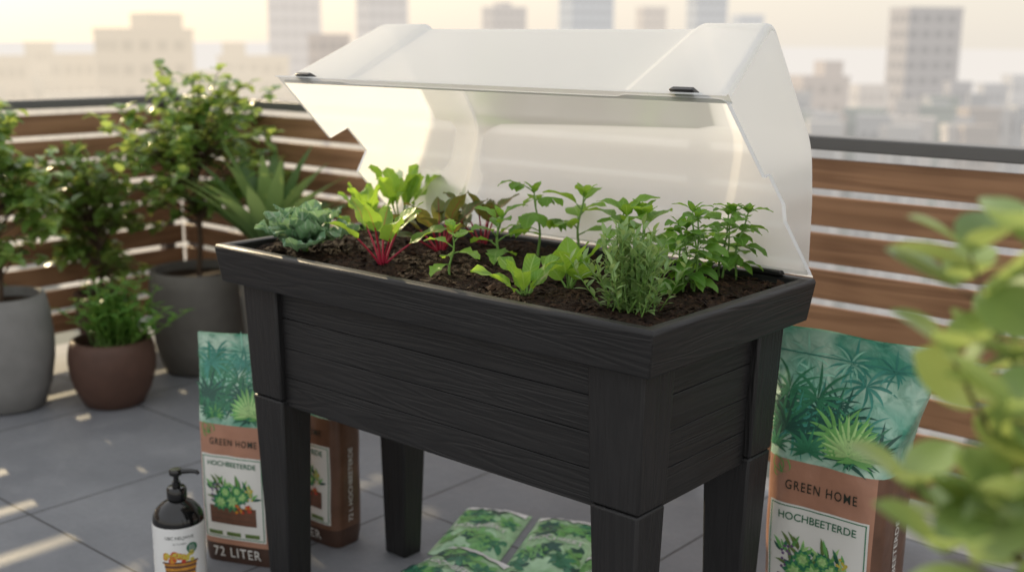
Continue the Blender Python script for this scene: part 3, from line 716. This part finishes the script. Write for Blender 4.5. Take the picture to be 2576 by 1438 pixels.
# ------------------------------------------------------------------ pots and shrubs
def pot(label,p,r,h,mat,prof):
    t=thing('plant_pot',label,'pot',p,0)
    m=MB(); P=[(0,.002)]+[(r*a,h*b) for a,b in prof]; rt_=P[-1][0]
    P+=[(rt_-.006,h+.004),(rt_-.016,h+.002),(rt_-.02,h-.01),(rt_-.024,h*.7)]
    m.lathe(P,48); m.build('pot_body',mat,t,True,sharp=60)
    m=MB(); m.lathe([(0,h-.028),(rt_*.5,h-.026),(rt_-.019,h-.03)],32); m.build('pot_soil',M['soil'],t,True)
    return t
def crown(p,c,rad,nb,nl,ln,wd,ms,ml,kind='ov',trunk=.008,low=.3):
    p=Vector(p); c=Vector(c); q=p.lerp(c,.55); q.x+=.01
    ms.tube([p,p.lerp(q,.5)+Vector((.008,.004,0)),q,c],[trunk,trunk*.9,trunk*.75,trunk*.3],7)
    for i in range(nb):
        while 1:
            d=Vector((rnd.uniform(-1,1),rnd.uniform(-1,1),rnd.uniform(-1,1)))
            if .35<d.length<1: break
        d*=rnd.uniform(.85,1.15)
        e_=c+Vector((d.x*rad[0],d.y*rad[1],d.z*rad[2])); s=q.lerp(c,rnd.random()) if d.z>-.3 else p.lerp(q,rnd.uniform(low,1))
        md=s.lerp(e_,.5)+Vector((0,0,.12*rad[2])); P=[s,s.lerp(md,.6),md,md.lerp(e_,.55)+Vector((0,0,.02*rad[2])),e_]
        ms.tube(P,[trunk*.4,trunk*.32,trunk*.25,trunk*.2,trunk*.12],4)
        for k in range(nl):
            f=rnd.uniform(.4,1)*4; i0=min(3,int(f)); b=P[i0].lerp(P[i0+1],f-i0)
            leaf(ml,b+Vector((rnd.gauss(0,.006),rnd.gauss(0,.006),0)),rnd.random()*6.28,rnd.uniform(-.3,1.0),ln*rnd.uniform(.7,1.25),wd*rnd.uniform(.8,1.2),rnd.uniform(.2,1.1),.25,0,kind,5,2)
egg=[(.62,0),(.74,.02),(.90,.22),(.99,.45),(1,.62),(.95,.85),(.88,1)]
cone=[(.60,0),(.66,.015),(.80,.3),(.92,.65),(1,1)]
ball=[(.60,0),(.68,.03),(.86,.25),(.97,.5),(1,.70),(.97,.88),(.91,1)]
def potat(px,py,wpx): 
    p=ground(px,py); dep=(p-CAMP).length; return p,wpx/2*dep/F
SG='potted shrubs along the left railing'
p1,r1=potat(25,1020,215); h1=.40
pot('large pale grey pot at the left edge of the terrace',p1,r1,h1,M['pot_grey'],egg)
ms,ml=MB(),MB(); crown(p1+Vector((0,0,h1-.03)),p1+Vector((.0,.0,.74)),(.27,.27,.37),72,13,.060,.042,ms,ml)
plant('potted_shrub','leafy shrub growing in the pale grey pot at the left edge','shrub',p1+Vector((0,0,h1-.03)),ms,ml,M['bark'],M['shrub'],SG)
p2,r2=potat(290,1012,200); h2=.235
pot('small round brown pot between the two larger grey pots',p2,r2,h2,M['pot_brown'],ball)
ms,ml=MB(),MB(); b=p2+Vector((0,0,h2-.03))
for i in range(80):
    az=rnd.random()*6.28; el=max(.7,1.5-abs(rnd.gauss(0,.45))); P,_=arc(b+Vector((rnd.gauss(0,.038),rnd.gauss(0,.038),0)),az,el,rnd.uniform(.10,.26),.15,5); ms.tube(P,.002,4)
    for k in range(10):
        f=(.25+.75*k/9)*5; i0=min(4,int(f)); leaf(ml,P[i0].lerp(P[i0+1],f-i0),k*2.4,.6,.050*rnd.uniform(.7,1.2),.022,.5,.3,0,'ov',4,2)
plant('low_bush','low bright green bush filling the round brown pot','bush',b,ms,ml,M['stem'],M['lowbush'],SG)
p3,r3=potat(512,925,232); h3=.40
pot('taupe grey tapered pot beside the left end of the planter',p3,r3,h3,M['pot_taupe'],[(.66,0),(.76,.02),(.92,.25),(1,.6),(1.0,.85),(.97,1)])
ms,ml=MB(),MB(); b=p3+Vector((0,0,h3-.03))
c3=atd(488,362,(b-CAMP).dot(CM@Vector((0,0,-1)))-.05); c3.z=min(c3.z,.95)
crown(b,c3,(.40,.40,.34),100,13,.060,.042,ms,ml,trunk=.011,low=.7)
plant('potted_shrub','tree-like shrub with bare stem in the taupe grey pot','shrub',b,ms,ml,M['bark'],M['shrub'],SG)
p4=ground(262,905); r4=.10
pot('dark pot hidden behind the small round brown pot',p4,r4,.28,M['pot_brown'],cone)
ms,ml=MB(),MB(); b=p4+Vector((0,0,.25)); crown(b,p4+Vector((0,0,.59)),(.30,.30,.35),78,13,.058,.038,ms,ml)
plant('potted_shrub','dark bushy shrub standing behind the small round brown pot','shrub',b,ms,ml,M['bark'],M['shrub'],SG)
p5=ground(690,965); h5=.50
pot('dark pot behind the left end of the planter',p5,.12,h5,M['pot_taupe'],cone)
ms,ml=MB(),MB(); b=p5+Vector((0,0,h5-.03))
for i in range(36):
    f=i/35; az=i*2.4; leaf(ml,b+Vector((sin(az)*.02,cos(az)*.02,.06*rnd.random())),az,.75+.8*f+rnd.uniform(-.1,.1),rnd.uniform(.30,.50),.066,rnd.uniform(.2,.9),.3,.03,'lance',9,2)
plant('broad_blade_plant','upright plant with broad lance leaves behind the left end of the planter','plant',b,None,ml,M['stem'],M['spiky'],SG)
# foreground shrub
g=atd(2850,1600,.95); base=Vector((g.x,g.y,0))
pot('pot of the foreground shrub at the right',base,.14,.34,M['pot_grey'],cone)
ms,ml=MB(),MB(); b0=base+Vector((0,0,.31)); fs=random.Random(4)
paths=[[(2740,1350,.92),(2600,1000,.92),(2500,820,.92),(2440,640,.93)],[(2800,1000,.88),(2660,800,.88),(2580,610,.90)],[(2740,1560,.92),(2520,1370,.91),(2380,1290,.90),(2290,1230,.90)],[(2760,1350,.93),(2540,1160,.92),(2450,1010,.92),(2390,890,.93)],[(2800,1200,.96),(2620,950,.96),(2490,770,.97),(2400,720,.97)],[(2760,1620,.86),(2560,1490,.85),(2450,1420,.84),(2370,1390,.84)],[(2800,1350,.84),(2650,1150,.83),(2550,1050,.83)],[(2800,1550,.88),(2620,1370,.87),(2510,1270,.87)],[(2800,1700,.88),(2640,1500,.87),(2560,1380,.86),(2500,1330,.86)],[(2780,1450,.90),(2640,1280,.90),(2560,1180,.90)]]
for pa in paths:
    P=[b0,b0.lerp(atd(*pa[0]),.6)+Vector((0,0,.05))]+[atd(*q_) for q_ in pa]; Q=[]
    for i in range(len(P)-1):
        for k in range(8): Q.append(P[i].lerp(P[i+1],k/8))
    Q.append(P[-1]); ms.tube(Q,[.0045*(1-.75*i/len(Q)) for i in range(len(Q))],6)
    az=fs.random()*6; acc=0
    for i in range(16,len(Q)):
        acc+=(Q[i]-Q[i-1]).length
        while acc>.028:
            acc-=.028; az+=2.4; leaf(ml,Q[i],az,fs.uniform(.1,1.0),.074*fs.uniform(.7,1.15),.052,fs.uniform(.1,.7),.15,0,'obov',7,4,fs.random(),0,0,fs.uniform(-.9,.9))
    for k in range(3): leaf(ml,Q[-1],az+k*2.1,.8,.060,.044,.5,.2,0,'obov',7,4,fs.random())
plant('foreground_shrub','out of focus pale green shrub close to the viewer at the right edge','shrub',b0,ms,ml,M['bark'],M['fore'])
# ------------------------------------------------------------------ city
cm_cache={}
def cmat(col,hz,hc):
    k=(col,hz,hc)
    if k not in cm_cache: cm_cache[k]=citymat('haze_glow_facade',col,hz,hc)
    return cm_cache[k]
def building(name,label,px0,px1,yt,dep,col,haze_glow,hc,rot=.45,group=None,steps=(),bands=True,ratio=.7):
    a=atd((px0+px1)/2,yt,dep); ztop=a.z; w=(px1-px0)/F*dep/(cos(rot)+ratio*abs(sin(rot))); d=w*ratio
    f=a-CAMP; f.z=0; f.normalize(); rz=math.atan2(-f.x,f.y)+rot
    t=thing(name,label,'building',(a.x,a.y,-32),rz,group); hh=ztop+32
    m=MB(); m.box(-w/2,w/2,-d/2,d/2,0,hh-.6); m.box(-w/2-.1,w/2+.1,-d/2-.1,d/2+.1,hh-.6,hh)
    m.build('wall',cmat(col,haze_glow,hc),t,True,smooth=False)
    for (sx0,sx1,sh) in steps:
        m=MB(); m.box(sx0*w,sx1*w,-d*.35,d*.35,hh+.01,hh+sh); m.build('roof_block',cmat(col,haze_glow,hc),t,True,smooth=False)
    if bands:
        n=min(18,int(hh/3.4)); dk=cmat(tuple(x*.5 for x in col),haze_glow*.94,hc)
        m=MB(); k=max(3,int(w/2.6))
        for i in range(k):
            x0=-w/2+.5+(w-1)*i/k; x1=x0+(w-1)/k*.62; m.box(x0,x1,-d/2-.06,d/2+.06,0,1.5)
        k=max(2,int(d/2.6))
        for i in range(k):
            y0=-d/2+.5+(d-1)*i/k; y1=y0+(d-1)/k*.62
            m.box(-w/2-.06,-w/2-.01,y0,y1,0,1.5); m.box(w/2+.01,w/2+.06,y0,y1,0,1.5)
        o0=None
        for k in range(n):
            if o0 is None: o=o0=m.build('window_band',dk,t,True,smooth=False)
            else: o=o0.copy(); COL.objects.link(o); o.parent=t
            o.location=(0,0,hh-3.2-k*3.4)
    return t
WARM=(1.0,.88,.71); MIDH=(.98,.90,.82); COOL=(.90,.87,.84)  # emission tints of the painted haze, warm for blocks towards the sun
B=building
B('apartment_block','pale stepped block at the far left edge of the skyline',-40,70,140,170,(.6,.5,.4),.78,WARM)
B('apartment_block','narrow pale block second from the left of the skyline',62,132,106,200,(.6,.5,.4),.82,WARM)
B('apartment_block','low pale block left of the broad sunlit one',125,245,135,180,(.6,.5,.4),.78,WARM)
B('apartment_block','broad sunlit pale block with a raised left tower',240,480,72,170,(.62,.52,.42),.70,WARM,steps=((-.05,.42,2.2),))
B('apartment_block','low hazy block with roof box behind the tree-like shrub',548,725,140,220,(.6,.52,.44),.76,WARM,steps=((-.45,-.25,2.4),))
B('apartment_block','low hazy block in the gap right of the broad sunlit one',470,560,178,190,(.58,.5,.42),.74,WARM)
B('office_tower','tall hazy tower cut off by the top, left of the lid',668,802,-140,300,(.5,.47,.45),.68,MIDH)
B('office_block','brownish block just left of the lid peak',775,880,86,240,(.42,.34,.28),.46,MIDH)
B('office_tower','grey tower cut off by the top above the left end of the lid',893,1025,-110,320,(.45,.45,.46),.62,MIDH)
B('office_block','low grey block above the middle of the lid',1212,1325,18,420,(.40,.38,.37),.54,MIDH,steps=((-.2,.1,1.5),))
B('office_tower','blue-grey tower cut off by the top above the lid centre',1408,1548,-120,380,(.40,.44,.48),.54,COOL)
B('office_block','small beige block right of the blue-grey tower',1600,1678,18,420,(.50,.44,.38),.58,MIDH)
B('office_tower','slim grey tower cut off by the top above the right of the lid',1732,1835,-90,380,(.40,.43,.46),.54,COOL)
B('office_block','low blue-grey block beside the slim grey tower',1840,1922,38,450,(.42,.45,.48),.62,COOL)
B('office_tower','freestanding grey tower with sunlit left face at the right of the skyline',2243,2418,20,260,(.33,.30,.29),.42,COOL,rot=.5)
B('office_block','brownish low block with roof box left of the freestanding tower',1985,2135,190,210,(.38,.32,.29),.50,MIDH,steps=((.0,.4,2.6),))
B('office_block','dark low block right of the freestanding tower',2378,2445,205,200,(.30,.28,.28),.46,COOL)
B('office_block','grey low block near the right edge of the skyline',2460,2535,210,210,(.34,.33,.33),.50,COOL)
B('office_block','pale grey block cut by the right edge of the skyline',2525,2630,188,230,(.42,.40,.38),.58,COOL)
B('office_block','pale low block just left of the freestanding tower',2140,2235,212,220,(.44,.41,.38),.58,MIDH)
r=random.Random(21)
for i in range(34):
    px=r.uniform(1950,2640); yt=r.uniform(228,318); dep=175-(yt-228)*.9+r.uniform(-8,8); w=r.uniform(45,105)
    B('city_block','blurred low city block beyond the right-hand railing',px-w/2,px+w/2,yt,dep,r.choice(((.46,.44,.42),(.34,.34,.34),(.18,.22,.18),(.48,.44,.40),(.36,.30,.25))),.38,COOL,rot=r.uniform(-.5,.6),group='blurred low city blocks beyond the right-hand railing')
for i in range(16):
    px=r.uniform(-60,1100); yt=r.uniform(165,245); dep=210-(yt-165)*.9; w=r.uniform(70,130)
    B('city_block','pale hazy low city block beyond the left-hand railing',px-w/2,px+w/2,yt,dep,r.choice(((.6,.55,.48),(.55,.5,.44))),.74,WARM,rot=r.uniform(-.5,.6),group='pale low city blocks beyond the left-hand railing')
